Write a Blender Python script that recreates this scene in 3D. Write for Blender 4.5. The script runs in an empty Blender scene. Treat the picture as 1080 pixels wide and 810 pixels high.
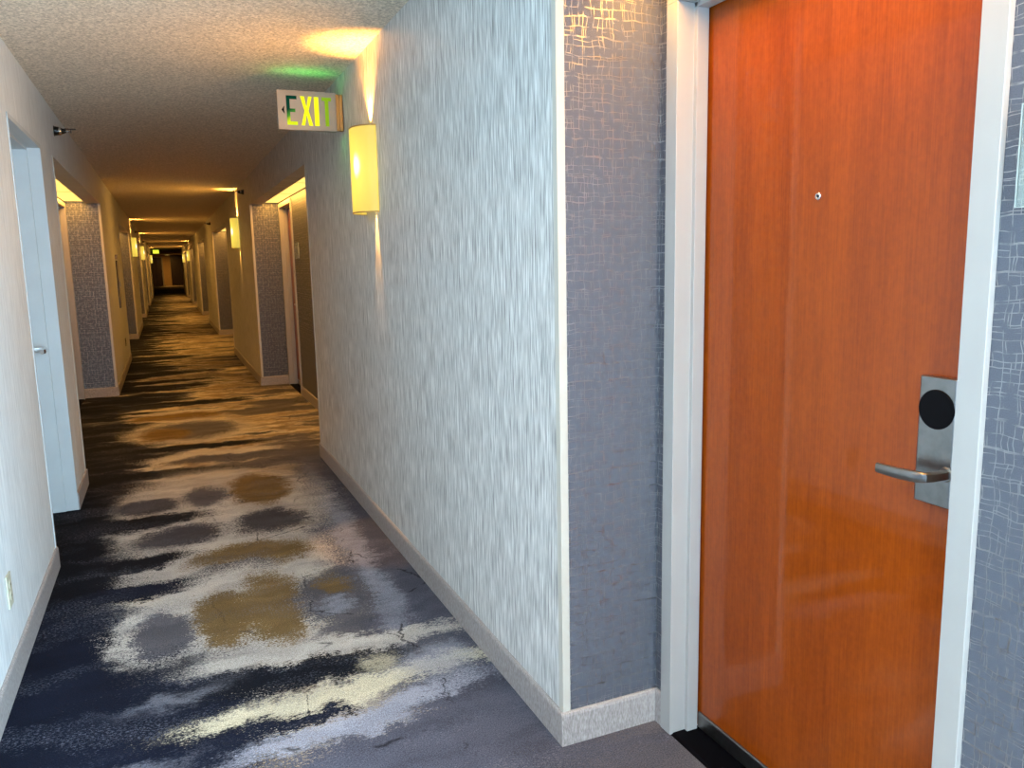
import bpy, bmesh, math, random
from mathutils import Vector, Matrix
random.seed(4)
scn = bpy.context.scene
COL = scn.collection
PI = math.pi

# ------------------------------------------------------------------ the place (metres)
XR, XL = 0.997, -0.596            # corridor walls
DR, DL = 1.326, -0.946            # alcove back walls
H = 2.501                         # ceiling
ZL = 2.174                        # underside of the alcove headers
BH = 0.106                        # baseboard height
HDR = 0.14                        # header thickness
YB = -1.62                        # window wall behind the viewpoint
YE = 50.6                         # corridor opens into a lobby here
ALC_R = [(YB, 1.971), (6.03, 10.05), (14.13, 18.15), (22.2, 26.22), (30.3, 34.32), (38.4, 42.42), (46.5, YE)]
ALC_L = [(YB, 1.96), (5.98, 10.12), (14.1, 18.2), (22.2, 26.25), (30.3, 34.35), (38.4, 42.45), (46.5, YE)]
LD = (4.33, 5.355)                # utility door opening in the left wall
LDH = 2.14

# ------------------------------------------------------------------ node helpers
def mat(name):
    m = bpy.data.materials.new(name); m.use_nodes = True
    return m, m.node_tree, m.node_tree.nodes['Principled BSDF']
def N(t, kind, **kw):
    n = t.nodes.new(kind)
    for k, v in kw.items():
        if hasattr(n, k): setattr(n, k, v)
    return n
def setin(n, **kw):
    for k, v in kw.items(): n.inputs[k.replace('_', ' ')].default_value = v
    return n
def c4(c): return (c[0], c[1], c[2], 1)
def S(r, g, b):
    f = lambda v: (v/255/12.92 if v/255 <= .04045 else ((v/255+.055)/1.055)**2.4)
    return (f(r), f(g), f(b), 1)
def mix(t, fac, a, b, mode='MIX'):
    n = t.nodes.new('ShaderNodeMix'); n.data_type = 'RGBA'; n.blend_type = mode
    for s, v in ((0, fac), (6, a), (7, b)):
        if hasattr(v, 'links'): t.links.new(v, n.inputs[s])
        else: n.inputs[s].default_value = v
    return n.outputs[2]
def math_(t, op, a, b=None, clamp=False):
    n = t.nodes.new('ShaderNodeMath'); n.operation = op; n.use_clamp = clamp
    for s, v in ((0, a), (1, b)):
        if v is None: continue
        if hasattr(v, 'links'): t.links.new(v, n.inputs[s])
        else: n.inputs[s].default_value = v
    return n.outputs[0]
def vmath(t, op, a, b=None):
    n = t.nodes.new('ShaderNodeVectorMath'); n.operation = op
    for s, v in ((0, a), (1, b)):
        if v is None: continue
        if hasattr(v, 'links'): t.links.new(v, n.inputs[s])
        else: n.inputs[s].default_value = v
    return n
def remap(t, v, a, b, c=0.0, d=1.0, smooth=False):
    n = t.nodes.new('ShaderNodeMapRange'); n.clamp = True
    if smooth: n.interpolation_type = 'SMOOTHSTEP'
    t.links.new(v, n.inputs[0])
    for i, x in enumerate((a, b, c, d)): n.inputs[i+1].default_value = x
    return n.outputs[0]
def world_pos(t):
    return N(t, 'ShaderNodeNewGeometry').outputs['Position']
def mapped(t, vec, scale=(1, 1, 1), loc=(0, 0, 0), rot=(0, 0, 0), kind='POINT'):
    n = N(t, 'ShaderNodeMapping', vector_type=kind); t.links.new(vec, n.inputs[0])
    n.inputs['Location'].default_value = loc; n.inputs['Rotation'].default_value = rot; n.inputs['Scale'].default_value = scale
    return n.outputs[0]
def noise(t, vec, scale=5, detail=2, rough=.5, dist=0, color=False):
    n = N(t, 'ShaderNodeTexNoise'); t.links.new(vec, n.inputs['Vector'])
    setin(n, Scale=scale, Detail=detail, Roughness=rough, Distortion=dist)
    return n.outputs['Color' if color else 'Fac']
def bump(t, b, h, strength=.3, dist=.01):
    n = N(t, 'ShaderNodeBump'); t.links.new(h, n.inputs['Height'])
    n.inputs['Strength'].default_value = strength; n.inputs['Distance'].default_value = dist
    t.links.new(n.outputs[0], b.inputs['Normal'])
def simple(name, col, rough=.5, metal=0, spec=.5, var=.06, vscale=8, coat=0):
    m, t, b = mat(name)
    p = world_pos(t)
    f = remap(t, noise(t, p, vscale, 4), .3, .7)
    lo = c4([x*(1-var) for x in col[:3]]); hi = c4([min(1, x*(1+var)) for x in col[:3]])
    t.links.new(mix(t, f, lo, hi), b.inputs['Base Color'])
    setin(b, Roughness=rough, Metallic=metal); b.inputs['Specular IOR Level'].default_value = spec
    b.inputs['Coat Weight'].default_value = coat
    return m
def emissive(name, col, strength, base=None):
    m, t, b = mat(name)
    b.inputs['Base Color'].default_value = c4(base or col)
    b.inputs['Emission Color'].default_value = c4(col); b.inputs['Emission Strength'].default_value = strength
    b.inputs['Roughness'].default_value = .5
    return m, t, b

M = {}
# ---- ribbed vinyl on the corridor walls: fine vertical threads
def vinyl(name, lo, hi):
    m, t, b = mat(name)
    p = world_pos(t)
    a = noise(t, mapped(t, p, (1, 260, 3.0)), 1, 2, .6)
    c = noise(t, mapped(t, p, (1, 130, 9.0), (3, 0, 1)), 1, 2, .6)
    d = noise(t, mapped(t, p, (1, 600, 1.0), (1, 5, 0)), 1, 2, .5)
    f = math_(t, 'ADD', math_(t, 'MULTIPLY', remap(t, a, .3, .7), .35), math_(t, 'MULTIPLY', remap(t, c, .34, .66), .4))
    f = math_(t, 'ADD', f, math_(t, 'MULTIPLY', remap(t, d, .3, .7), .25))
    col = mix(t, remap(t, f, .12, .88), c4(lo), c4(hi))
    t.links.new(col, b.inputs['Base Color'])
    setin(b, Roughness=.5); b.inputs['Specular IOR Level'].default_value = .3
    return m
M['vinyl'] = vinyl('ribbed_vinyl', (.11, .115, .115), (.93, .93, .90))
M['vinyl_left'] = vinyl('fine_ribbed_vinyl', (.50, .52, .525), (.80, .82, .82))
# ---- dark alcove wallpaper with a crazed grid of pale metallic threads
def wallpaper():
    m, t, b = mat('crosshatch_wallpaper')
    p = world_pos(t)
    sep = N(t, 'ShaderNodeSeparateXYZ'); t.links.new(p, sep.inputs[0])
    u = math_(t, 'ADD', sep.outputs[0], sep.outputs[1])
    cmb = N(t, 'ShaderNodeCombineXYZ'); t.links.new(u, cmb.inputs[0]); t.links.new(sep.outputs[2], cmb.inputs[1])
    uv = cmb.outputs[0]
    w1 = vmath(t, 'SUBTRACT', noise(t, uv, 14, 2, .5, color=True), (.5, .5, .5)).outputs[0]
    w1 = vmath(t, 'MULTIPLY', w1, (.022, .022, 0)).outputs[0]
    q = vmath(t, 'ADD', uv, w1).outputs[0]
    lines = None
    for k, (rot, bw, rh, off) in enumerate(((0, .043, .024, .37), (PI/2, .060, .031, .61), (0, .036, .052, .29))):
        br = N(t, 'ShaderNodeTexBrick'); br.offset = off; br.squash = 1.4; br.squash_frequency = 3; br.offset_frequency = 2
        t.links.new(mapped(t, q, (1, 1, 1), (.013*k, .021*k, 0), (0, 0, rot)), br.inputs['Vector'])
        setin(br, Scale=1.0); br.inputs['Mortar Size'].default_value = .0009; br.inputs['Mortar Smooth'].default_value = .2
        br.inputs['Brick Width'].default_value = bw; br.inputs['Row Height'].default_value = rh
        f = br.outputs['Fac']
        lines = f if lines is None else math_(t, 'MAXIMUM', lines, f)
    brk = remap(t, noise(t, uv, 34, 2), .36, .56)
    lines = math_(t, 'MULTIPLY', lines, brk)
    g = remap(t, noise(t, uv, 500, 2), .3, .7)
    base = mix(t, g, (.062, .068, .086, 1), (.108, .117, .145, 1))
    col = mix(t, lines, base, (.36, .345, .34, 1))
    t.links.new(col, b.inputs['Base Color'])
    t.links.new(remap(t, lines, 0, 1, .55, .33), b.inputs['Roughness'])
    t.links.new(lines, b.inputs['Metallic'])
    b.inputs['Specular IOR Level'].default_value = .35
    bump(t, b, lines, .2, .002)
    return m
M['paper'] = wallpaper()
def ceiling_mat():
    m, t, b = mat('stippled_ceiling')
    p = world_pos(t)
    n = noise(t, p, 85, 3, .7)
    t.links.new(mix(t, remap(t, n, .3, .7), (.34, .285, .215, 1), (.98, .86, .70, 1)), b.inputs['Base Color'])
    setin(b, Roughness=.9); bump(t, b, n, .6, .006)
    return m
M['ceil'] = ceiling_mat()
def base_mat():
    m, t, b = mat('greige_baseboard')
    p = world_pos(t)
    n = noise(t, mapped(t, p, (1, 1, .25)), 260, 2, .6)
    t.links.new(mix(t, remap(t, n, .3, .7), (.21, .185, .175, 1), (.42, .385, .37, 1)), b.inputs['Base Color'])
    setin(b, Roughness=.55)
    return m
M['base'] = base_mat()
M['white'] = simple('white_painted_metal', (.35, .34, .325), .38, var=.02)
M['guard'] = simple('corner_guard_vinyl', (.50, .48, .42), .45, var=.03)
M['greypaint'] = simple('grey_painted_metal', (.50, .53, .54), .45, var=.03)
M['steel'] = simple('satin_nickel', (.25, .235, .22), .3, 1, var=.12, vscale=40)
M['chrome'] = simple('polished_chrome', (.75, .75, .75), .1, 1, var=.02)
M['black'] = simple('black_plastic', (.003, .003, .004), .55, spec=.08)
M['threshold'] = simple('black_threshold', (.002, .002, .003), .6, spec=.03)
M['brass'] = simple('amber_bronze_metal', (.55, .30, .10), .35, .8)
M['ivory'] = simple('ivory_plastic', (.50, .46, .34), .4)
M['signwhite'] = simple('off_white_sign_face', (.36, .30, .235), .5, var=.03)
M['darkgap'] = simple('dark_gap', (.02, .02, .02), .6)
M['cabinet'] = simple('beige_cabinet', (.38, .35, .29), .5)
M['bronze'] = simple('dark_bronze', (.012, .010, .008), .4, .3)
M['darkwood'] = simple('dark_walnut', (.03, .018, .012), .4, var=.3)
M['lobbywall'] = simple('tan_lobby_wall', (.50, .36, .20), .6)
def wood():
    m, t, b = mat('cherry_veneer')
    p = world_pos(t)
    w = noise(t, mapped(t, p, (1, 9, .9)), 1, 4, .6, .4)
    g = noise(t, mapped(t, p, (1, 300, 7)), 1, 3, .6)
    f2 = noise(t, mapped(t, p, (1, 90, 60)), 1, 2, .6)
    f = math_(t, 'ADD', math_(t, 'MULTIPLY', remap(t, w, .3, .7), .45), math_(t, 'MULTIPLY', remap(t, g, .3, .7), .35))
    f = math_(t, 'ADD', f, math_(t, 'MULTIPLY', remap(t, f2, .3, .7), .2))
    t.links.new(mix(t, f, (.15, .022, .001, 1), (.33, .062, .002, 1)), b.inputs['Base Color'])
    setin(b, Roughness=.34); b.inputs['Specular IOR Level'].default_value = .08
    b.inputs['Coat Weight'].default_value = .6; b.inputs['Coat Roughness'].default_value = .05
    bump(t, b, g, .05, .001)
    return m
M['wood'] = wood()
def glass():
    m, t, b = mat('clear_glass')
    setin(b, Roughness=.06)
    b.inputs['Base Color'].default_value = (.72, .86, .84, 1)
    b.inputs['Transmission Weight'].default_value = .8; b.inputs['IOR'].default_value = 1.3
    return m
M['glass'] = glass()
def pane_mat():
    m = bpy.data.materials.new('window_pane'); m.use_nodes = True; t = m.node_tree
    t.nodes.remove(t.nodes['Principled BSDF']); o = t.nodes['Material Output']
    tr = N(t, 'ShaderNodeBsdfTransparent'); gl = N(t, 'ShaderNodeBsdfGlossy'); gl.inputs['Roughness'].default_value = .02
    mx = N(t, 'ShaderNodeMixShader'); mx.inputs[0].default_value = .06
    t.links.new(tr.outputs[0], mx.inputs[1]); t.links.new(gl.outputs[0], mx.inputs[2]); t.links.new(mx.outputs[0], o.inputs[0])
    return m
M['pane'] = pane_mat()
# shade: glowing fabric, with the lamp's hot spot and edge falloff painted into its emission
def shade_mat():
    m, t, b = emissive('glowing_parchment_shade', (1.0, .74, .115), 1.25, (.3, .2, .05))
    tc = N(t, 'ShaderNodeTexCoord').outputs['Object']
    q = vmath(t, 'MULTIPLY', vmath(t, 'SUBTRACT', tc, (0, -.06, .02)).outputs[0], (0, 1/.034, 1/.07)).outputs[0]
    r = vmath(t, 'LENGTH', q).outputs['Value']
    hot = remap(t, r, .2, 1.1, 1, 0, True)
    q2 = vmath(t, 'MULTIPLY', tc, (0, 1/.16, 1/.23)).outputs[0]
    fall = remap(t, vmath(t, 'LENGTH', q2).outputs['Value'], .3, 1.2, 1, .62, True)
    t.links.new(mix(t, hot, (1.0, .74, .10, 1), (1, .97, .75, 1)), b.inputs['Emission Color'])
    t.links.new(math_(t, 'MULTIPLY', fall, math_(t, 'ADD', 1.15, math_(t, 'MULTIPLY', hot, .8))), b.inputs['Emission Strength'])
    return m
M['shade'] = shade_mat()
M['diff'] = emissive('lit_ceiling_diffuser', (1.0, .66, .15), 1.35, (.8, .75, .6))[0]
M['exit_y'] = emissive('exit_letter_bright', (.95, .93, .01), 1.15, (.2, .3, .02))[0]
M['exit_t'] = emissive('exit_letter_green', (.33, .55, .01), .8, (.05, .25, .02))[0]
def exit_e():
    m, t, b = emissive('exit_letter_dim', (.0, .1, .02), 1, (.01, .06, .03))
    tc = N(t, 'ShaderNodeTexCoord').outputs['Object']
    sep = N(t, 'ShaderNodeSeparateXYZ'); t.links.new(tc, sep.inputs[0])
    f = remap(t, math_(t, 'ADD', math_(t, 'MULTIPLY', sep.outputs[0], .6), math_(t, 'MULTIPLY', sep.outputs[2], -1)), -.07, .05)
    cr = N(t, 'ShaderNodeValToRGB'); t.links.new(f, cr.inputs[0])
    cr.color_ramp.elements[0].color = (.0, .03, .02, 1); cr.color_ramp.elements[0].position = .45
    cr.color_ramp.elements[1].color = (.75, .85, .01, 1)
    e = cr.color_ramp.elements.new(.75); e.color = (.08, .3, .03, 1)
    t.links.new(cr.outputs[0], b.inputs['Emission Color'])
    return m
M['exit_e'] = exit_e()
for k_ in ('exit_y', 'exit_t', 'exit_e'):
    b_ = M[k_].node_tree.nodes['Principled BSDF']; b_.inputs['Specular IOR Level'].default_value = 0
    b_.inputs['Base Color'].default_value = (.004, .02, .008, 1)
M['exit_far'] = emissive('exit_far', (.8, .9, .05), 1.2)[0]

# ---- carpet
def carpet():
    m, t, b = mat('abstract_carpet')
    p = world_pos(t)
    flat = vmath(t, 'MULTIPLY', p, (1, 1, 0)).outputs[0]
    wob = vmath(t, 'SUBTRACT', noise(t, mapped(t, flat, (5, 2.6, 1)), 1, 4, .65, color=True), (.5, .5, .5)).outputs[0]
    wob = vmath(t, 'MULTIPLY', wob, (.22, .26, 0)).outputs[0]
    wb2 = vmath(t, 'SUBTRACT', noise(t, mapped(t, flat, (9, 26, 1)), 1, 4, .7, color=True), (.5, .5, .5)).outputs[0]
    wob = vmath(t, 'ADD', wob, vmath(t, 'MULTIPLY', wb2, (.18, .15, 0)).outputs[0]).outputs[0]
    speck = noise(t, mapped(t, flat, (.8, 1.5, 1)), 110, 2, .8)
    tuft = vmath(t, 'SUBTRACT', noise(t, mapped(t, flat, (.55, 1.3, 1)), 150, 2, .7, color=True), (.5, .5, .5)).outputs[0]
    tuft = vmath(t, 'MULTIPLY', tuft, (.20, .13, 0)).outputs[0]
    q = vmath(t, 'ADD', flat, wob).outputs[0]
    q = vmath(t, 'ADD', q, tuft).outputs[0]
    sep = N(t, 'ShaderNodeSeparateXYZ'); t.links.new(flat, sep.inputs[0])
    # streaked ground: dark on the left, plain slate on the right
    v = noise(t, mapped(t, q, (.55, 2.3, 1), (2.2, .35, 0)), 1, 5, .62)
    xr = remap(t, sep.outputs[0], -.6, 1.0, -.13, .17)
    tt = math_(t, 'ADD', v, xr)
    cr = N(t, 'ShaderNodeValToRGB'); t.links.new(tt, cr.inputs[0])
    el = cr.color_ramp.elements
    el[0].position = .38; el[0].color = (.005, .006, .011, 1)
    el[1].position = .80; el[1].color = (.066, .064, .082, 1)
    for pos, c in ((.45, (.012, .014, .024)), (.49, (.10, .10, .11)), (.525, (.58, .53, .45)), (.56, (.30, .24, .17)), (.60, (.20, .155, .11)), (.635, (.40, .35, .29)), (.67, (.11, .10, .105))):
        e = el.new(pos); e.color = c4(c)
    col = cr.outputs[0]
    BL = (.004, .005, .009); NV = (.005, .007, .017); GR = (.085, .082, .095); DG = (.055, .052, .060)
    CR = (.43, .40, .37); CY = (.50, .45, .33); OC = (.150, .098, .040); SL = (.070, .072, .098); PL = (.27, .28, .34)
    def blob(cx, cy, rx, ry, c, rot=0, lo=.92, hi=1.06, k=1.0):
        nonlocal col
        mp = mapped(t, q, (rx, ry, 1), (cx, cy, 0), (0, 0, rot), 'TEXTURE')
        ln = vmath(t, 'LENGTH', mp).outputs['Value']
        ln = math_(t, 'ADD', ln, math_(t, 'MULTIPLY', math_(t, 'SUBTRACT', speck, .5), 1.7))
        f = remap(t, ln, lo, hi, k, 0, True)
        col = mix(t, f, col, c4(c))
    # far part of the runner
    blob(.12, 9.2, .62, .12, BL, -.05); blob(-.05, 8.6, .45, .10, CR); blob(.0, 8.35, .42, .2, OC)
    blob(.12, 7.6, .52, .56, CR); blob(.12, 7.6, .42, .42, GR); blob(-.1, 7.5, .2, .3, OC)
    blob(.08, 6.86, .62, .12, BL, -.06); blob(.25, 6.5, .5, .16, CR); blob(.35, 6.35, .45, .14, GR)
    blob(0, 6.02, .56, .13, BL, -.15); blob(-.3, 5.72, .36, .13, BL)
    # the right-hand plain band and its pale streak
    blob(.95, 4.1, .42, 2.4, SL, 0, .7, 1.1); blob(.80, 4.1, .07, 1.5, PL, -.03, .3, 1.4, .75)
    # pale field with its stones
    blob(.18, 5.0, .62, .95, CR); blob(.2, 4.0, .48, .55, CR)
    blob(.45, 5.33, .20, .40, OC); blob(.13, 5.28, .13, .25, GR); blob(-.20, 5.2, .18, .16, DG)
    blob(.45, 4.60, .20, .25, DG, .1); blob(-.03, 4.55, .23, .19, DG, .15)
    blob(-.28, 4.88, .42, .13, BL, .05); blob(.3, 4.06, .29, .22, OC); blob(.22, 3.90, .20, .10, DG)
    # dark left margin
    blob(-.62, 4.6, .26, 2.3, BL, 0, .6, 1.15); blob(-.30, 4.2, .32, .10, BL, .1); blob(-.22, 3.80, .36, .11, NV, .12)
    blob(-.5, 3.2, .36, .6, NV, 0, .7, 1.15)
    # heart and ring
    blob(.22, 3.42, .34, .52, CR); blob(-.13, 3.30, .18, .34, CR)
    blob(.12, 3.36, .14, .28, OC); blob(.32, 3.40, .135, .40, OC); blob(-.13, 3.30, .115, .24, GR)
    blob(.58, 3.35, .15, .34, GR); blob(.60, 3.50, .08, .12, OC, 0, .6, 1.2); blob(.56, 3.28, .07, .10, PL, 0, .3, 1.3, .8)
    # near ground
    blob(-.2, 2.5, .55, .62, NV, 0, .75, 1.1); blob(.95, 2.35, .36, .50, SL, 0, .8, 1.1); blob(.70, 2.15, .60, .22, SL, .1)
    blob(.52, 2.90, .56, .075, CR, -.08, .6, 1.25); blob(.36, 2.75, .52, .10, BL, -.03); blob(.62, 2.72, .07, .07, CY, 0, .2, 1.3, .8)
    blob(.52, 2.57, .56, .075, CY, .06, .6, 1.2); blob(.10, 2.52, .14, .06, CY, 0, .4, 1.2, .9)
    blob(.48, 2.37, .46, .065, PL, .2, .5, 1.3); blob(.30, 2.45, .2, .04, NV, .1)
    blob(.80, 2.62, .16, .16, PL, 0, .3, 1.3, .7); blob(-.25, 2.35, .25, .05, PL, .2, .1, 1.4, .35); blob(-.1, 2.75, .2, .06, PL, .2, .1, 1.4, .35)
    # flecks of pale yarn through the dark ground, and dark yarn through the pale
    fl = math_(t, 'MULTIPLY', remap(t, speck, .52, .60), remap(t, noise(t, mapped(t, q, (1.5, 6, 1)), 1, 4, .6), .48, .62))
    col = mix(t, math_(t, 'MULTIPLY', fl, .55), col, (.16, .17, .22, 1))
    sh = noise(t, mapped(t, q, (3, 9, 1)), 1, 5, .65)
    col = mix(t, 1.0, col, mix(t, remap(t, sh, .3, .7), (.68, .68, .70, 1), (1.30, 1.29, 1.26, 1)), 'MULTIPLY')
    # hairline cracks
    vo = N(t, 'ShaderNodeTexVoronoi', feature='DISTANCE_TO_EDGE'); vo.inputs['Scale'].default_value = 2.6
    t.links.new(mapped(t, vmath(t, 'ADD', flat, vmath(t, 'MULTIPLY', wob, (.35, .35, 0)).outputs[0]).outputs[0], (1.0, .62, 1)), vo.inputs['Vector'])
    ck = remap(t, vo.outputs['Distance'], .002, .010, 1, 0)
    ck = math_(t, 'MULTIPLY', ck, remap(t, noise(t, flat, 4.5, 3), .53, .57))
    ck = math_(t, 'MULTIPLY', ck, remap(t, sep.outputs[0], -.1, .3))
    col = mix(t, math_(t, 'MULTIPLY', ck, .85), col, (.012, .012, .016, 1))
    # tufts
    tf = noise(t, flat, 260, 2, .7)
    col = mix(t, 1.0, col, mix(t, remap(t, tf, .28, .72), (.35, .35, .35, 1), (1.65, 1.65, 1.65, 1)), 'MULTIPLY')
    t.links.new(col, b.inputs['Base Color'])
    setin(b, Roughness=.95); b.inputs['Specular IOR Level'].default_value = .1
    bump(t, b, tf, .5, .004)
    return m
M['carpet'] = carpet()

# ------------------------------------------------------------------ mesh helpers
def box(bm, x0, y0, z0, x1, y1, z1, mi=0):
    xs, ys, zs = sorted((x0, x1)), sorted((y0, y1)), sorted((z0, z1))
    v = [bm.verts.new((x, y, z)) for z in zs for y in ys for x in xs]
    fs = [(0, 2, 3, 1), (4, 5, 7, 6), (0, 1, 5, 4), (2, 6, 7, 3), (0, 4, 6, 2), (1, 3, 7, 5)]  # -z +z -y +y -x +x
    out = []
    for i, f in enumerate(fs):
        face = bm.faces.new([v[j] for j in f]); face.material_index = mi[i] if isinstance(mi, (list, tuple)) else mi
        out.append(face)
    return out
def prism(bm, pts, axis, a, b, mi=0):
    """closed outline pts (2D) pushed along axis from a to b"""
    def P(u, v, w):
        return {'x': (w, u, v), 'y': (u, w, v), 'z': (u, v, w)}[axis]
    A = [bm.verts.new(P(u, v, a)) for u, v in pts]; B = [bm.verts.new(P(u, v, b)) for u, v in pts]
    n = len(pts)
    for i in range(n):
        f = bm.faces.new((A[i], A[(i+1) % n], B[(i+1) % n], B[i])); f.material_index = mi
    for vs in (A[::-1], B):
        f = bm.faces.new(vs); f.material_index = mi
def lathe(bm, prof, origin, axis, seg=24):
    """prof: (along, radius) list turned about axis through origin"""
    o = Vector(origin); ax = Vector(axis).normalized()
    s = ax.orthogonal().normalized(); q = ax.cross(s)
    rings = []
    for h, r in prof:
        rings.append([bm.verts.new(o + ax*h + (s*math.cos(2*PI*i/seg) + q*math.sin(2*PI*i/seg))*max(r, 1e-5)) for i in range(seg)])
    for A, B in zip(rings, rings[1:]):
        for i in range(seg):
            bm.faces.new((A[i], A[(i+1) % seg], B[(i+1) % seg], B[i]))
    bm.faces.new(rings[0][::-1]); bm.faces.new(rings[-1])
def sweep(bm, path, w, h, up=(0, 0, 1), seg=10):
    """rounded bar along a path; w across, h along 'up'"""
    up = Vector(up); rings = []
    for i, p in enumerate(path):
        p = Vector(p)
        d = (Vector(path[min(i+1, len(path)-1)]) - Vector(path[max(i-1, 0)])).normalized()
        side = d.cross(up).normalized(); u2 = side.cross(d)
        ww = w[i] if isinstance(w, (list, tuple)) else w; hh = h[i] if isinstance(h, (list, tuple)) else h
        ring = []
        for k in range(seg):
            a = 2*PI*k/seg; ca, sa = math.cos(a), math.sin(a)
            e = .55
            ring.append(bm.verts.new(p + side*(ww/2*math.copysign(abs(ca)**e, ca)) + u2*(hh/2*math.copysign(abs(sa)**e, sa))))
        rings.append(ring)
    for A, B in zip(rings, rings[1:]):
        for k in range(seg): bm.faces.new((A[k], A[(k+1) % seg], B[(k+1) % seg], B[k]))
    bm.faces.new(rings[0][::-1]); bm.faces.new(rings[-1])
def link(name, bm, mats, parent=None, bevel=0, smooth=False, kind=None, loc=None):
    bmesh.ops.recalc_face_normals(bm, faces=bm.faces)
    me = bpy.data.meshes.new(name); bm.to_mesh(me); bm.free()
    for mm in (mats if isinstance(mats, (list, tuple)) else [mats]): me.materials.append(mm)
    o = bpy.data.objects.new(name, me); COL.objects.link(o)
    if parent: o.parent = parent
    if loc: o.location = loc
    if smooth:
        for f in me.polygons: f.use_smooth = True
        me.set_sharp_from_angle(angle=math.radians(40))
    if bevel:
        md = o.modifiers.new('edge', 'BEVEL'); md.width = bevel; md.segments = 2; md.limit_method = 'ANGLE'; md.angle_limit = math.radians(40)
    if kind: o['kind'] = kind
    return o
def new(): return bmesh.new()
def thing(name, loc, label=None, cat=None, group=None, kind=None):
    o = bpy.data.objects.new(name, None); o.empty_display_size = .1; COL.objects.link(o); o.location = loc
    tag(o, label, cat, group, kind); return o
def tag(o, label=None, cat=None, group=None, kind=None):
    for k, v in (('label', label), ('category', cat), ('group', group), ('kind', kind)):
        if v: o[k] = v
    return o
def dup(o, loc=None, parent=None, name=None):
    c = o.copy(); COL.objects.link(c)
    if name: c.name = name
    if parent: c.parent = parent
    if loc is not None: c.location = loc
    for ch in [x for x in bpy.data.objects if x.parent == o]: dup(ch, None, c)
    return c

# ------------------------------------------------------------------ shell
bm = new(); box(bm, -3, YB-.2, -.2, 3.2, 73, 0)
link('floor', bm, M['carpet'], kind='structure')
bm = new(); box(bm, -3, YB-.2, H, 3.2, 73, H+.15)
link('ceiling', bm, M['ceil'], kind='structure')

def corridor_wall(name, X, D, sx, alcoves, hole=None):
    """corridor face with its solid piers and headers; returns papered"""
    bm = new(); back = D + sx*.32
    mi = [0, 0, 1, 1, 0, 0]
    edges = [a for a in alcoves]
    for (a0, a1), (b0, b1) in zip(edges, edges[1:]):
        if hole and a1 < hole[0] < b0:
            box(bm, X, a1, 0, back, hole[0], H, [0, 0, 1, 0, 0, 0]); box(bm, X, hole[1], 0, back, b0, H, [0, 0, 0, 1, 0, 0])
            box(bm, X, hole[0], hole[2], back, hole[1], H)
        else: box(bm, X, a1, 0, back, b0, H, mi)
    for a0, a1 in edges: box(bm, X, a0, ZL, X + sx*HDR, a1, H)
    return link(name, bm, [M['vinyl' if sx > 0 else 'vinyl_left'], M['paper']], kind='structure')
corridor_wall('wall_right', XR, DR, 1, ALC_R)
corridor_wall('wall_left', XL, DL, -1, ALC_L, (LD[0], LD[1], LDH))

# alcove back walls (with door openings) and their lowered ceilings
DOORS_R = [(0.990, 1.874)] + [(a1-.981, a1-.097) for a0, a1 in ALC_R[1:-1]]
DOORS_L = [(a1-.981, a1-.097) for a0, a1 in ALC_L[1:-1]]
OPEN_H = 2.126
SW = (-1.50, -.22, .45, 2.08)      # added side window, out of view, to light the left wall: y0, y1, z0, z1
def alcove_back(name, D, sx, alcoves, doors):
    bm = new(); back = D + sx*.16
    for a0, a1 in alcoves:
        dd = [d for d in doors if a0 < d[0] < a1]; y = a0
        if sx > 0 and a0 == YB:
            box(bm, D, y, 0, back, SW[0], ZL+.012); box(bm, D, SW[0], 0, back, SW[1], SW[2]); box(bm, D, SW[0], SW[3], back, SW[1], ZL+.012); y = SW[1]
        for d0, d1 in dd:
            box(bm, D, y, 0, back, d0-.03, ZL+.012); box(bm, D, d0-.03, OPEN_H+.03, back, d1+.03, ZL+.012); y = d1+.03
        box(bm, D, y, 0, back, a1, ZL+.012)
    return link(name, bm, M['paper'], kind='structure')
alcove_back('wall_right_alcoves', DR, 1, ALC_R, DOORS_R)
alcove_back('wall_left_alcoves', DL, -1, ALC_L, DOORS_L)
bm = new()
for a0, a1 in ALC_R: box(bm, XR+HDR, a0, ZL+.05, DR+.16, a1, ZL+.12)
for a0, a1 in ALC_L: box(bm, XL-HDR, a0, ZL+.05, DL-.16, a1, ZL+.12)
link('ceiling_alcoves', bm, M['white'], kind='structure')

# baseboards, one run per straight stretch of wall group
def bb_run(bm, x0, y0, x1, y1, nx, ny, th=.011):
    """run from (x0,y0) to (x1,y1); n points into the room; small rounded top lip"""
    prof = [(0, 0), (th, 0), (th, BH-.012), (th*.8, BH-.004), (th*.4, BH), (0, BH)]
    A = [bm.verts.new((x0+nx*u, y0+ny*u, z)) for u, z in prof]; B = [bm.verts.new((x1+nx*u, y1+ny*u, z)) for u, z in prof]
    n = len(prof)
    for i in range(n): bm.faces.new((A[i], A[(i+1) % n], B[(i+1) % n], B[i]))
    bm.faces.new(A[::-1]); bm.faces.new(B)
T = .011
def baseboards(name, X, D, sx, alcoves, doors, hole=None):
    bm = new()
    for (a0, a1), (b0, b1) in zip(alcoves, alcoves[1:]):
        if hole and a1 < hole[0] < b0: segs = [(a1, hole[0]), (hole[1], b0)]
        else: segs = [(a1, b0)]
        for s0, s1 in segs: bb_run(bm, X, s0, X, s1, -sx, 0)
    for a0, a1 in alcoves:
        if a1 < YE: bb_run(bm, X-sx*T, a1, D, a1, 0, -1)
        if a0 > YB: bb_run(bm, X-sx*T, a0, D, a0, 0, 1)
        y = a0
        for d0, d1 in [d for d in doors if a0 < d[0] < a1]:
            bb_run(bm, D, y, D, d0-.051, -sx, 0); y = d1+.051
        bb_run(bm, D, y, D, a1, -sx, 0)
    return link(name, bm, M['base'], kind='structure')
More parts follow.
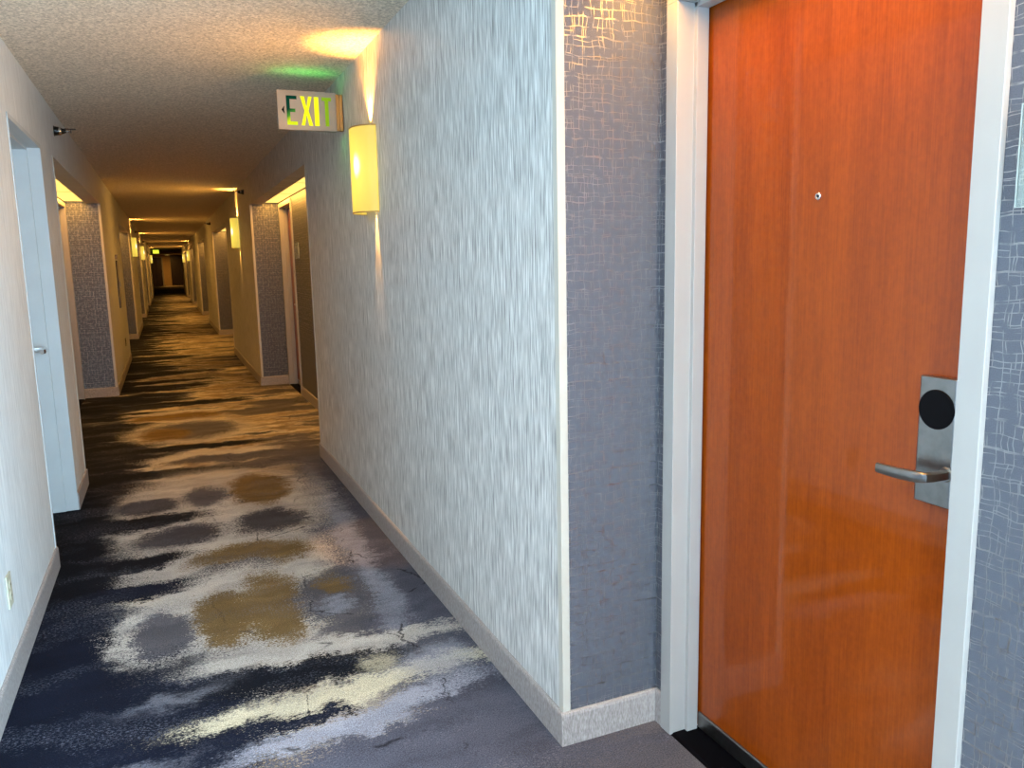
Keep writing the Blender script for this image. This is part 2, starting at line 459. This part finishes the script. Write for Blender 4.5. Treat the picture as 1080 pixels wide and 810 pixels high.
baseboards('baseboard_right', XR, DR, 1, ALC_R, DOORS_R)
baseboards('baseboard_left', XL, DL, -1, ALC_L, DOORS_L, LD)

# corner guards: L angles on the alcove corners, from baseboard to header
def guard(n, X, Y, sx, sy, top):
    bm = new(); w, th = .022, .0025
    x0, y0 = X - sx*th, Y - sy*th      # outside corner
    pts = [(x0, y0), (X+sx*w, y0), (X+sx*w, Y), (X, Y), (X, Y+sy*w), (x0, Y+sy*w)]
    prism(bm, pts, 'z', BH, top)
    return link('trim_%d' % n, bm, M['guard'], kind='structure')
gn = 0
for X, sx, alc in ((XR, 1, ALC_R), (XL, -1, ALC_L)):
    for a0, a1 in alc:
        if a1 < YE: gn += 1; guard(gn, X, a1, sx, 1, ZL)
        if a0 > YB: gn += 1; guard(gn, X, a0, sx, -1, ZL)

# window wall behind the viewpoint
WX0, WX1, WZ0, WZ1 = -.80, 1.20, .35, 2.12
bm = new()
box(bm, -1.3, YB-.15, 0, 1.7, YB, WZ0); box(bm, -1.3, YB-.15, WZ1, 1.7, YB, H)
box(bm, -1.3, YB-.15, WZ0, WX0, YB, WZ1); box(bm, WX1, YB-.15, WZ0, 1.7, YB, WZ1)
link('wall_back', bm, M['white'], kind='structure')
wn = thing('window_1', ((WX0+WX1)/2, YB-.08, WZ0), kind='structure')
bm = new(); f = .05; hw = (WX1-WX0)/2; hh = WZ1-WZ0
box(bm, -hw, -.03, 0, -hw+f, .03, hh); box(bm, hw-f, -.03, 0, hw, .03, hh)
box(bm, -hw+f, -.03, 0, hw-f, .03, f); box(bm, -hw+f, -.03, hh-f, hw-f, .03, hh); box(bm, -.02, -.03, f, .02, .03, hh-f)
link('window_frame', bm, M['white'], wn)
for a, b in ((-hw+f, -.02), (.02, hw-f)):
    bm = new(); box(bm, a, -.004, f, b, .004, hh-f); link('pane', bm, M['pane'], wn)

w2 = thing('added_window', (DR+.09, (SW[0]+SW[1])/2, SW[2]), kind='structure')  # invented opening behind the viewpoint, for daylight on the left wall
bm = new(); hw = (SW[1]-SW[0])/2; hh = SW[3]-SW[2]
box(bm, -.03, -hw, 0, .03, -hw+f, hh); box(bm, -.03, hw-f, 0, .03, hw, hh); box(bm, -.03, -hw+f, 0, .03, hw-f, f); box(bm, -.03, -hw+f, hh-f, .03, hw-f, hh)
link('window_frame', bm, M['white'], w2)
bm = new(); box(bm, -.004, -hw+f, f, .004, hw-f, hh-f); link('pane', bm, M['pane'], w2)
# lobby at the far end
bm = new()
box(bm, -3, YE, 0, XL-.02, YE+.15, H); box(bm, XR+.02, YE, 0, 3.2, YE+.15, H)
link('wall_lobby_near', bm, M['lobbywall'], kind='structure')
bm = new(); box(bm, -3, 72, 0, 3.2, 72.2, H, 0); link('wall_far', bm, M['lobbywall'], kind='structure')
bm = new(); box(bm, -3.15, YE, 0, -3, 72.2, H); link('wall_lobby_left', bm, M['lobbywall'], kind='structure')
bm = new(); box(bm, 3.2, YE, 0, 3.35, 72.2, H); link('wall_lobby_right', bm, M['lobbywall'], kind='structure')
dk = thing('door_9', (-.53, 72, 0), 'dark double door at the far end of the corridor under a lit exit sign', 'door', kind='structure')
bm = new(); box(bm, -.45, -.06, 0, -.01, -.01, 2.3); link('door_leaf', bm, M['darkwood'], dk)
bm = new(); box(bm, .01, -.06, 0, .40, -.01, 2.3); link('door_leaf', bm, M['darkwood'], dk)
bm = new(); box(bm, .41, -.09, 0, .50, -.005, 2.36); box(bm, -.55, -.09, 0, -.46, -.005, 2.36); box(bm, -.46, -.09, 2.305, .41, -.005, 2.36); link('door_frame', bm, M['white'], dk)
bm = new(); box(bm, .55, 71.9, 0, 1.55, 71.995, 2.45)
for k in range(3): box(bm, .60+.32*k, 71.885, .15, .86+.32*k, 71.9, 2.3)
tag(link('wall_panelling', bm, M['darkwood']), 'dark wood panelled screen against the far end wall, right of the tan wall strip', 'panelling')

# ------------------------------------------------------------------ guest room doors
def hotel_door(idx, D, sx, y0, y1, label):
    """hollow metal frame, cherry leaf, electronic lock, peephole, sweep, threshold. sx=+1: wall faces -x"""
    W = y1 - y0; r = thing('door_%d' % idx, (D, y0, 0), label, 'door', 'guest room doors along the corridor', 'structure')
    X = lambda v: sx*v                     # depth measured into the wall from the wall face
    fw, fd = .0506, -.0145                 # face width, how far the face stands proud
    bm = new()
    def jamb(ya, dirn, z1):
        pts = [(fd, ya-dirn*fw), (fd, ya), (.040, ya), (.040, ya+dirn*.014), (.078, ya+dirn*.014), (.078, ya), (.15, ya), (.15, ya-dirn*.012), (.0, ya-dirn*.012), (.0, ya-dirn*fw)]
        prism(bm, [(X(u), v) for u, v in pts], 'z', 0, z1)
    jamb(0, 1, OPEN_H); jamb(W, -1, OPEN_H)
    zt = OPEN_H
    pts = [(fd, zt+fw-.004), (fd, zt), (.040, zt), (.040, zt-.014), (.078, zt-.014), (.078, zt), (.15, zt), (.15, zt+.012), (0, zt+.012), (0, zt+fw-.004)]
    prism(bm, [(X(u), v) for u, v in pts], 'y', -fw, W+fw)
    link('door_frame', bm, M['white'], r, bevel=.0015)
    LX = .0855                             # leaf face depth
    bm = new(); box(bm, X(LX), .003, .012, X(LX+.045), W-.003, OPEN_H-.003)
    leaf = link('door_leaf', bm, M['wood'], r, bevel=.001)
    bm = new()
    prism(bm, [(X(LX-.0005), .012), (X(LX-.006), .012), (X(LX-.006), .058), (X(LX-.004), .063), (X(LX-.0005), .063)], 'y', .015, W-.015)
    tag(link('door_sweep', bm, M['steel'], leaf), 'grey metal sweep strip')
    bm = new(); prism(bm, [(X(fd+.004), 0), (X(fd+.014), .006), (X(.125), .006), (X(.14), 0)], 'y', .001, W-.001)
    tag(link('threshold', bm, M['threshold'], r), 'black threshold plate')
    # peephole
    bm = new(); lathe(bm, [(0, .0085), (.002, .0085), (.0035, .007), (.0035, .005), (.002, .0045)], (X(LX), W*.5+.016, 1.584), (-sx, 0, 0), 20)
    ph = link('peephole', bm, M['chrome'], leaf, smooth=True)
    bm = new(); lathe(bm, [(.0012, .0045), (.0026, .003), (.003, .0005)], (X(LX), W*.5+.016, 1.584), (-sx, 0, 0), 16)
    link('lens', bm, M['black'], ph, smooth=True)
    # lock
    yl = .099; zb, zt2 = .945, 1.204
    bm = new()
    prism(bm, [(X(LX), yl-.043), (X(LX-.020), yl-.041), (X(LX-.022), yl-.039), (X(LX-.022), yl+.039), (X(LX-.020), yl+.041), (X(LX), yl+.043)], 'z', zb, zt2)
    lk = link('lock', bm, M['steel'], leaf, bevel=.0015)
    bm = new(); lathe(bm, [(.020, .040), (.0235, .040), (.025, .0385), (.025, .0)], (X(LX), yl, 1.140), (-sx, 0, 0), 48)
    tag(link('card_reader', bm, M['black'], lk, smooth=True), 'round black key card reader')
    yh, zh = .068, 1.014
    bm = new(); lathe(bm, [(.018, .015), (.024, .015), (.026, .013), (.026, .0)], (X(LX), yh, zh), (-sx, 0, 0), 32)
    link('rose', bm, M['steel'], lk, smooth=True)
    bm = new(); path = []
    hx = .082
    path = [(X(LX-.02), yh, zh), (X(LX-.06), yh, zh), (X(LX-hx+.006), yh+.004, zh), (X(LX-hx), yh+.016, zh-.001), (X(LX-hx-.001), yh+.03, zh-.002), (X(LX-hx-.001), yh+.07, zh-.004), (X(LX-hx), yh+.106, zh-.004), (X(LX-hx+.001), yh+.114, zh-.004)]
    sweep(bm, path, [.019, .019, .018, .015, .013, .012, .012, .012], [.019, .019, .020, .022, .023, .022, .021, .020])
    link('lever', bm, M['steel'], lk, smooth=True)
    return r
doors = []
doors.append(hotel_door(1, DR, 1, *DOORS_R[0], 'large cherry wood guest room door in white frame, close by the viewpoint'))
ord_ = ['', 'second', 'third', 'fourth', 'fifth', 'sixth']
pR = hotel_door(2, DR, 1, *DOORS_R[1], 'cherry guest room door mostly hidden in the first right-hand alcove past the exit sign')
pL = hotel_door(3, DL, -1, *DOORS_L[0], 'cherry guest room door hidden behind its white frame in the left alcove past the grey utility door')
k = 10
for i, d in enumerate(DOORS_R[2:]):
    c = dup(pR, (DR, d[0], 0), name='door_%d' % k); k += 1
    c['label'] = 'dark sliver of a guest room door in the %s right-hand alcove down the corridor from the exit sign' % ord_[i+1]
for i, d in enumerate(DOORS_L[1:]):
    c = dup(pL, (DL, d[0], 0), name='door_%d' % k); k += 1
    c['label'] = 'dark sliver of a guest room door in the %s left-hand alcove down the corridor from the grey utility door' % ord_[i+1]

# utility door in the left wall
ud = thing('door_4', (XL, LD[0], 0), 'pale grey painted utility door set deep in the left wall, with chrome lever', 'door', kind='structure')
Wd = LD[1]-LD[0]
bm = new()
def ujamb(ya, dirn):
    pts = [(.004, ya-dirn*.018), (.004, ya+dirn*.001), (-.062, ya+dirn*.001), (-.064, ya+dirn*.012), (-.150, ya+dirn*.012), (-.150, ya-dirn*.0), (-.0, ya-dirn*.0), (-.0, ya-dirn*.018)]
    prism(bm, pts, 'z', 0, LDH)
ujamb(0, 1); ujamb(Wd, -1)
pts = [(.004, LDH+.022), (.004, LDH-.001), (-.062, LDH-.001), (-.064, LDH-.012), (-.150, LDH-.012), (-.150, LDH), (0, LDH), (0, LDH+.022)]
prism(bm, pts, 'y', -.018, Wd+.018)
link('door_frame', bm, M['greypaint'], ud, bevel=.001)
bm = new(); box(bm, -.205, .003, .01, -.160, Wd-.003, LDH-.003); ul = link('door_leaf', bm, M['greypaint'], ud, bevel=.001)
bm = new()
yh = Wd-.10
lathe(bm, [(0, .028), (.008, .028), (.011, .024), (.011, 0)], (-.160, yh, 1.0), (1, 0, 0), 24)
rs = link('rose', bm, M['chrome'], ul, smooth=True)
bm = new()
sweep(bm, [(-.152, yh, 1.0), (-.085, yh, 1.0), (-.070, yh-.006, 1.0), (-.064, yh-.025, .999), (-.064, yh-.10, .997), (-.070, yh-.122, .997)], .022, .030)
link('lever', bm, M['chrome'], rs, smooth=True)

# ------------------------------------------------------------------ things on the walls
def sconce(X, Y, sx, label):
    """parchment half-drum sconce on a slim back plate; sx=+1 on the right wall (faces -x)"""
    zc = 1.908
    r = thing('wall_sconce', (X, Y, zc), label, 'wall lamp', 'lit wall sconces along the corridor')
    d = -sx; hh = .205; hw = .135
    # bowed shade (sheet with thickness), open above and below
    def prof(w, dep, n=14):
        out = []
        for i in range(n+1):
            a = -1 + 2*i/n
            out.append((d*(.030 + (dep-.030)*(1-abs(a)**2.6)), a*w))
        return [(d*.004, -w)] + out + [(d*.004, w)]
    o_, i_ = prof(hw, .100), prof(hw-.004, .096)
    bm = new()
    rows = []
    for pr in (o_, i_):
        rows.append(([bm.verts.new((u, v, -hh)) for u, v in pr], [bm.verts.new((u, v, hh)) for u, v in pr]))
    n = len(o_)
    for i in range(n-1):
        for (lo, hi), fl in ((rows[0], 0), (rows[1], 1)): bm.faces.new((lo[i], lo[i+1], hi[i+1], hi[i]))
        bm.faces.new((rows[0][0][i], rows[0][0][i+1], rows[1][0][i+1], rows[1][0][i])); bm.faces.new((rows[0][1][i], rows[0][1][i+1], rows[1][1][i+1], rows[1][1][i]))
    for e in (0, n-1): bm.faces.new((rows[0][0][e], rows[0][1][e], rows[1][1][e], rows[1][0][e]))
    link('lamp_shade', bm, M['shade'], r, smooth=True)
    # thin rims
    for z in (-hh, hh):
        bm = new()
        path = [(u*1.02, v*1.008) for u, v in o_]; inn = [(u*.985, v*.985) for u, v in o_]
        for (a, b), (c, e) in zip(zip(path, path[1:]), zip(inn, inn[1:])):
            lo = [bm.verts.new((q[0], q[1], z-.003)) for q in (a, b, e, c)]; hi = [bm.verts.new((q[0], q[1], z+.003)) for q in (a, b, e, c)]
            bm.faces.new(lo[::-1]); bm.faces.new(hi)
            for j in range(4): bm.faces.new((lo[j], lo[(j+1) % 4], hi[(j+1) % 4], hi[j]))
        link('rim', bm, M['brass'], r)
    bm = new(); box(bm, 0, -.05, -.15, d*.012, .05, .15); link('back_plate', bm, M['brass'], r, bevel=.002)
    bm = new(); lathe(bm, [(-.05, .012), (-.045, .016), (0, .018), (.04, .014), (.05, .004)], (d*.055, 0, .02), (0, 0, 1), 16)
    link('bulb', bm, M['bulb'], r, smooth=True)
    return r
M['bulb'] = emissive('lamp_bulb', (1, .75, .4), 6)[0]
def lamp(name, kind, loc, energy, col, parent=None, rot=None, **kw):
    l = bpy.data.lights.new(name, kind); l.energy = energy; l.color = col
    for k_, v in kw.items(): setattr(l, k_, v)
    o = bpy.data.objects.new(name, l); COL.objects.link(o); o.location = loc
    if rot: o.rotation_euler = rot
    if parent: o.parent = parent
    return o
WARM = (1.0, .46, .08)
SC_UP, SC_DN, SC_PT = 80, 60, 8
def sconce_lights(r, sx):
    d = -sx
    lamp('up_light', 'SPOT', (d*.022, -.03, .222), SC_UP, WARM, r, (PI + 0, 0, 0), spot_size=math.radians(84), spot_blend=.9, shadow_soft_size=.012)
    lamp('down_light', 'SPOT', (d*.011, -.055, -.19), SC_DN, WARM, r, (0, 0, 0), spot_size=math.radians(30), spot_blend=.45, shadow_soft_size=.01)
    lamp('glow_light', 'AREA', (d*.104, 0, 0), SC_PT, WARM, r, (0, -d*PI/2, 0), shape='RECTANGLE', size=.38, size_y=.2)
SC_R = [(4.035, 'large lit parchment wall sconce on the right wall beside the exit sign'),
        (11.85, 'lit wall sconce on the right wall between the first and second right-hand alcoves'),
        (35.0, 'tiny lit sconce on the far right wall, the nearer of the distant right-hand pair'),
        (42.9, 'tiny lit sconce on the far right wall, the last before the end wall')]
SC_L = [(19.35, 'lit sconce on the left wall, nearest and largest of the three left-hand lamps'),
        (26.9, 'small lit sconce on the left wall, second of the three left-hand lamps'),
        (45.3, 'tiny lit sconce on the far left wall beside the dark end door')]
for sx, X, lst in ((1, XR, SC_R), (-1, XL, SC_L)):
    first = None
    for Y, lab in lst:
        if first is None: first = sconce(X, Y, sx, lab); sconce_lights(first, sx)
        else:
            c = dup(first, (X, Y, 1.908)); c['label'] = lab

# alcove ceiling lights: strips of lit diffuser panels
def strip(D, X, sx, a0, a1, label):
    xa, xb = X + sx*(HDR+.002), D - sx*.002
    r = thing('ceiling_light', ((xa+xb)/2, a1, ZL+.03), label, 'ceiling light', 'lit alcove ceiling strips')
    hw = abs(xb-xa)/2
    bm = new(); y = -.004; fr = new()
    L = a1-a0
    while y > -L+.05:
        y2 = max(y-1.22, -L+.004)
        p = new(); box(p, -hw+.006, y2+.006, -.008, hw-.006, y-.006, -.003); link('diffuser', p, M['diff'], r)
        box(fr, -hw, y-.006, -.010, hw, y, .015); box(fr, -hw, y2, -.010, hw, y2+.006, .015)
        y = y2
    box(fr, -hw, -L+.004, -.010, -hw+.006, -.004, .015); box(fr, hw-.006, -L+.004, -.010, hw, -.004, .015)
    link('frame', fr, M['white'], r); bm.free()
    lamp('strip_lamp', 'AREA', (0, -L/2, -.014), ALC_W, WARM, r, (0, 0, 0), shape='RECTANGLE', size=hw*1.8, size_y=L-.1)
    return r
ALC_W = 38
names_r = ['lit ceiling strip over the cherry door beside the viewpoint', 'lit diffuser strip in the ceiling of the first right-hand alcove past the exit sign'] + ['lit ceiling strip in the %s right-hand alcove past the exit sign' % w for w in ('second', 'third', 'fourth', 'fifth', 'sixth')]
names_l = ['lit ceiling strip in the left alcove opposite the cherry door', 'lit diffuser strip in the ceiling of the left alcove just past the grey utility door'] + ['lit ceiling strip in the %s left-hand alcove past the grey utility door' % w for w in ('second', 'third', 'fourth', 'fifth', 'sixth')]
for (a0, a1), nm in zip(ALC_R[:-1], names_r): strip(DR, XR, 1, a0, a1, nm)
for (a0, a1), nm in zip(ALC_L[:-1], names_l): strip(DL, XL, -1, a0, a1, nm)

# exit sign
ex = thing('exit_sign', (.796, 4.62, 2.29), 'white exit sign with glowing green letters jutting from the right wall below the ceiling', 'exit sign')
W2, H2 = .158, .103
bm = new(); box(bm, -W2, 0, -H2, W2, .045, H2); link('housing', bm, M['signwhite'], ex, bevel=.003)
bm = new()
def rim(a, b, c, d_): box(bm, a, -.004, b, c, .001, d_)
rim(-W2, -H2, W2, -H2+.006); rim(-W2, H2-.006, W2, H2); rim(-W2, -H2+.006, -W2+.006, H2-.006); rim(W2-.006, -H2+.006, W2, H2-.006)
link('face_rim', bm, M['signwhite'], ex)
zt, zb = .076, -.078
def letter(polys, cx, mt, nm):
    bm = new()
    for pl in polys: prism(bm, [(u, v) for u, v in pl], 'y', -.0035, .002)
    o = link(nm, bm, mt, ex); o.location = (cx, 0, 0)
def rect(a, b, c, d_): return [(a, b), (c, b), (c, d_), (a, d_)]
s = .018
letter([rect(-.028, zb, -.028+s, zt), rect(-.028+s, zt-s, .028, zt), rect(-.028+s, -.010, .018, .008), rect(-.028+s, zb, .028, zb+s)], -.083, M['exit_e'], 'letter')
letter([[(-.031, zt), (-.010, zt), (0, .016), (.012, zt), (.031, zt), (.011, 0), (.032, zb), (.010, zb), (0, -.018), (-.012, zb), (-.031, zb), (-.011, 0)]], -.004, M['exit_y'], 'letter')
letter([rect(-.012, zb, .012, zt)], .051, M['exit_y'], 'letter')
letter([rect(-.026, zt-s, .026, zt), rect(-.010, zb, .010, zt-s)], .107, M['exit_t'], 'letter')
bm = new(); prism(bm, [(-.010, 0), (.006, .022), (.003, 0), (.006, -.022)], 'y', -.003, .002)
o = link('arrow', bm, M['black'], ex); o.location = (-.128, 0, .0)
bm = new()
for x in (.160, .181): box(bm, x, .002, -.098, x+.017, .042, .098)
box(bm, W2, .010, -.085, .200, .034, .085)
tag(link('mount', bm, M['brass'], ex, bevel=.003), 'bronze wall mount')
lamp('green_lamp', 'AREA', (0, .022, H2+.003), .22, (.05, 1, .12), ex, (PI, 0, 0), shape='RECTANGLE', size=.28, size_y=.03)
lamp('green_lamp_below', 'AREA', (.05, .022, -H2-.003), .16, (.05, 1, .12), ex, (0, 0, 0), shape='RECTANGLE', size=.2, size_y=.03)
e2 = thing('exit_sign', (-.33, 50.2, 2.37), 'tiny glowing exit sign hanging at the far end of the corridor over the dark door', 'exit sign')
bm = new(); box(bm, -.16, -.02, -.1, .16, .02, .1); link('housing', bm, M['exit_far'], e2)
bm = new(); box(bm, -.02, -.02, .1, .02, .02, H-2.37); link('mount', bm, M['signwhite'], e2)

# room number plaques: glass on a dark backer, beside each door
def plaque(D, sx, y, label):
    r = thing('room_plaque', (D, y, 1.604), label, 'door sign', 'glass room plaques beside the doors'); d = -sx
    bm = new(); box(bm, 0, -.078, -.045, d*.008, .078, .045); link('backer', bm, M['plq'], r)
    bm = new(); box(bm, d*.008, -.105, -.082, d*.014, .105, .082); link('glass_plate', bm, M['glass'], r, bevel=.001)
    bm = new(); e = .002
    box(bm, d*.0075, -.105-e, -.082-e, d*.0145, -.105, .082+e); box(bm, d*.0075, .105, -.082-e, d*.0145, .105+e, .082+e)
    box(bm, d*.0075, -.105, -.082-e, d*.0145, .105, -.082); box(bm, d*.0075, -.105, .082, d*.0145, .105, .082+e)
    tag(link('edge_glint', bm, M['edge'], r), 'pale strip painted as the glass edge reflection')
    return r
M['edge'] = simple('glass_edge_glint', (.36, .42, .41), .15)  # pale tone imitates light reflected along the glass border
M['plq'] = simple('slate_plaque_backer', (.20, .23, .24), .4)
plaque(DR, 1, .80, 'glass room plaque on grey wallpaper right of the large cherry door')
plaque(DR, 1, 8.74, 'small glass plaque on the dark wall of the first right-hand alcove past the exit sign')

# sidewall sprinklers near the ceiling
def sprinkler(X, Y, Z, sx, label, big=1.0):
    r = thing('sprinkler_head', (X, Y, Z), label, 'sprinkler', 'sidewall sprinklers'); d = -sx
    bm = new(); lathe(bm, [(0, .034), (.003, .034), (.008, .026), (.010, .014), (.010, 0)], (0, 0, 0), (d, 0, 0), 24); link('escutcheon', bm, M['bronze'], r, smooth=True)
    bm = new(); lathe(bm, [(.008, .030), (.030, .026), (.060, .015), (.072, .010), (.074, .0)], (0, 0, 0), (d, 0, 0), 16); link('body', bm, M['bronze'], r, smooth=True)
    bm = new(); lathe(bm, [(.030, .0275), (.038, .0255), (.044, .023), (.044, 0)], (0, 0, 0), (d, 0, 0), 16); link('collar', bm, M['chrome'], r, smooth=True)
    bm = new()
    for s_ in (-1, 1): sweep(bm, [(d*.066, s_*.009, 0), (d*.080, s_*.013, 0), (d*.100, s_*.004, 0)], .004, .005)
    link('yoke', bm, M['chrome'], r, smooth=True)
    bm = new(); box(bm, d*.098, -.018, -.010, d*.101, .018, .012); box(bm, d*.062, -.020, .012, d*.130, .020, .016); link('deflector', bm, M['bronze'], r)
    return r
sprinkler(XL, 6.22, 2.365, -1, 'dark sidewall sprinkler high on the left wall above the alcove edge')
sprinkler(XR, 10.7, 2.37, 1, 'chrome sidewall sprinkler on the right wall past the first right-hand alcove')
sprinkler(XR, 18.5, 2.37, 1, 'tiny sidewall sprinkler on the right wall past the second right-hand alcove')
sprinkler(XL, 22.5, 2.36, -1, 'tiny sidewall sprinkler on the left wall above the nearest left-hand sconce')
sprinkler(XL, 30.6, 2.36, -1, 'tiny sidewall sprinkler on the left wall above the second left-hand sconce')

# outlets
def outlet(X, Y, Z, sx, label, mt):
    r = thing('wall_outlet', (X, Y, Z), label, 'power outlet', 'outlets low on the left wall'); d = -sx
    bm = new(); box(bm, 0, -.037, -.060, d*.006, .037, .060); link('cover_plate', bm, mt, r, bevel=.003)
    for z in (-.02, .02):
        bm = new(); lathe(bm, [(.005, .0165), (.0075, .0165), (.008, .015), (.008, 0)], (0, 0, z), (d, 0, 0), 20); s_ = link('socket', bm, mt, r, smooth=True)
        bm = new(); box(bm, d*.0079, -.008, z-.003, d*.0084, -.005, z+.006); box(bm, d*.0079, .005, z-.003, d*.0084, .008, z+.006); link('slots', bm, M['black'], s_)
    return r
outlet(XL, 3.17, .33, -1, 'ivory double outlet low on the left wall near the utility door', M['ivory'])
outlet(XL, 12.85, .39, -1, 'dark double outlet low on the left wall past the left alcove', M['bronze'])

# slim wall cabinet with a small sign above it
cb = thing('wall_cabinet', (XL, 12.35, 1.24), 'slim flush cabinet on the left wall past the left alcove', 'cabinet')
bm = new(); box(bm, 0, -.16, -.325, .012, .16, .325); link('cabinet_frame', bm, M['bronze'], cb, bevel=.001)
bm = new(); box(bm, .0125, -.14, -.305, .018, .14, .305); cd = link('door', bm, M['cabinet'], cb)
bm = new(); box(bm, .018, .105, -.03, .024, .115, .03); link('handle', bm, M['steel'], cd)
bm = new(); box(bm, XL, 12.15, 1.58, XL+.03, 12.22, 1.64)
tag(link('wall_sign', bm, M['signwhite'], bevel=.002), 'small pale square sign on the left wall just above the slim cabinet', 'sign')

lb = thing('ceiling_light', (.35, 69.6, H), 'added ceiling light brightening the end wall of the corridor', 'ceiling light')
bm = new(); lathe(bm, [(0, .20), (-.03, .20), (-.035, .19), (-.035, 0)], (0, 0, 0), (0, 0, 1), 24); link('frame', bm, M['white'], lb, smooth=True)
bm = new(); lathe(bm, [(-.0355, .17), (-.04, .16), (-.042, 0)], (0, 0, 0), (0, 0, 1), 24); link('diffuser', bm, M['diff'], lb, smooth=True)
lamp('lobby_fill_lamp', 'AREA', (0, 0, -.05), 50, WARM, lb, (0, 0, 0), shape='DISK', size=.3)  # added fixture and lamp, put in to brighten the lobby
# ------------------------------------------------------------------ light
sky = bpy.data.worlds.new('daylight'); scn.world = sky; sky.use_nodes = True
bg = sky.node_tree.nodes['Background']; bg.inputs[0].default_value = (.55, .75, 1, 1); bg.inputs[1].default_value = .6
lamp('window_daylight', 'AREA', ((WX0+WX1)/2, YB-.2, (WZ0+WZ1)/2), 90, (.42, .70, 1.0), None, (PI/2, 0, 0), shape='RECTANGLE', size=WX1-WX0-.1, size_y=WZ1-WZ0-.1)

lamp('side_fill_light', 'AREA', (DR+.2, (SW[0]+SW[1])/2, (SW[2]+SW[3])/2), 1500, (.50, .78, 1.0), None, (0, PI/2, 0), shape='RECTANGLE', size=SW[3]-SW[2]-.1, size_y=SW[1]-SW[0]-.1)  # added fill through the made-up side opening, aimed across at the left

# ------------------------------------------------------------------ camera
Fw = Vector((.39132852, .90735353, -.15353035)); Rt = Vector((.91680153, -.39882947, -.0202484)); Up = Vector((.07960489, .13283309, .98793645))
cam = bpy.data.cameras.new('camera'); co = bpy.data.objects.new('camera', cam); COL.objects.link(co)
cam.sensor_width = 36; cam.lens = 836.04/1080*36; cam.clip_start = .02; cam.clip_end = 200
co.matrix_world = Matrix(((Rt.x, Up.x, -Fw.x, 0), (Rt.y, Up.y, -Fw.y, 0), (Rt.z, Up.z, -Fw.z, 1.45), (0, 0, 0, 1)))
scn.camera = co
vs = scn.view_settings; vs.view_transform = 'Standard'; vs.look = 'None'; vs.exposure = 0; vs.gamma = 1; vs.use_curve_mapping = False
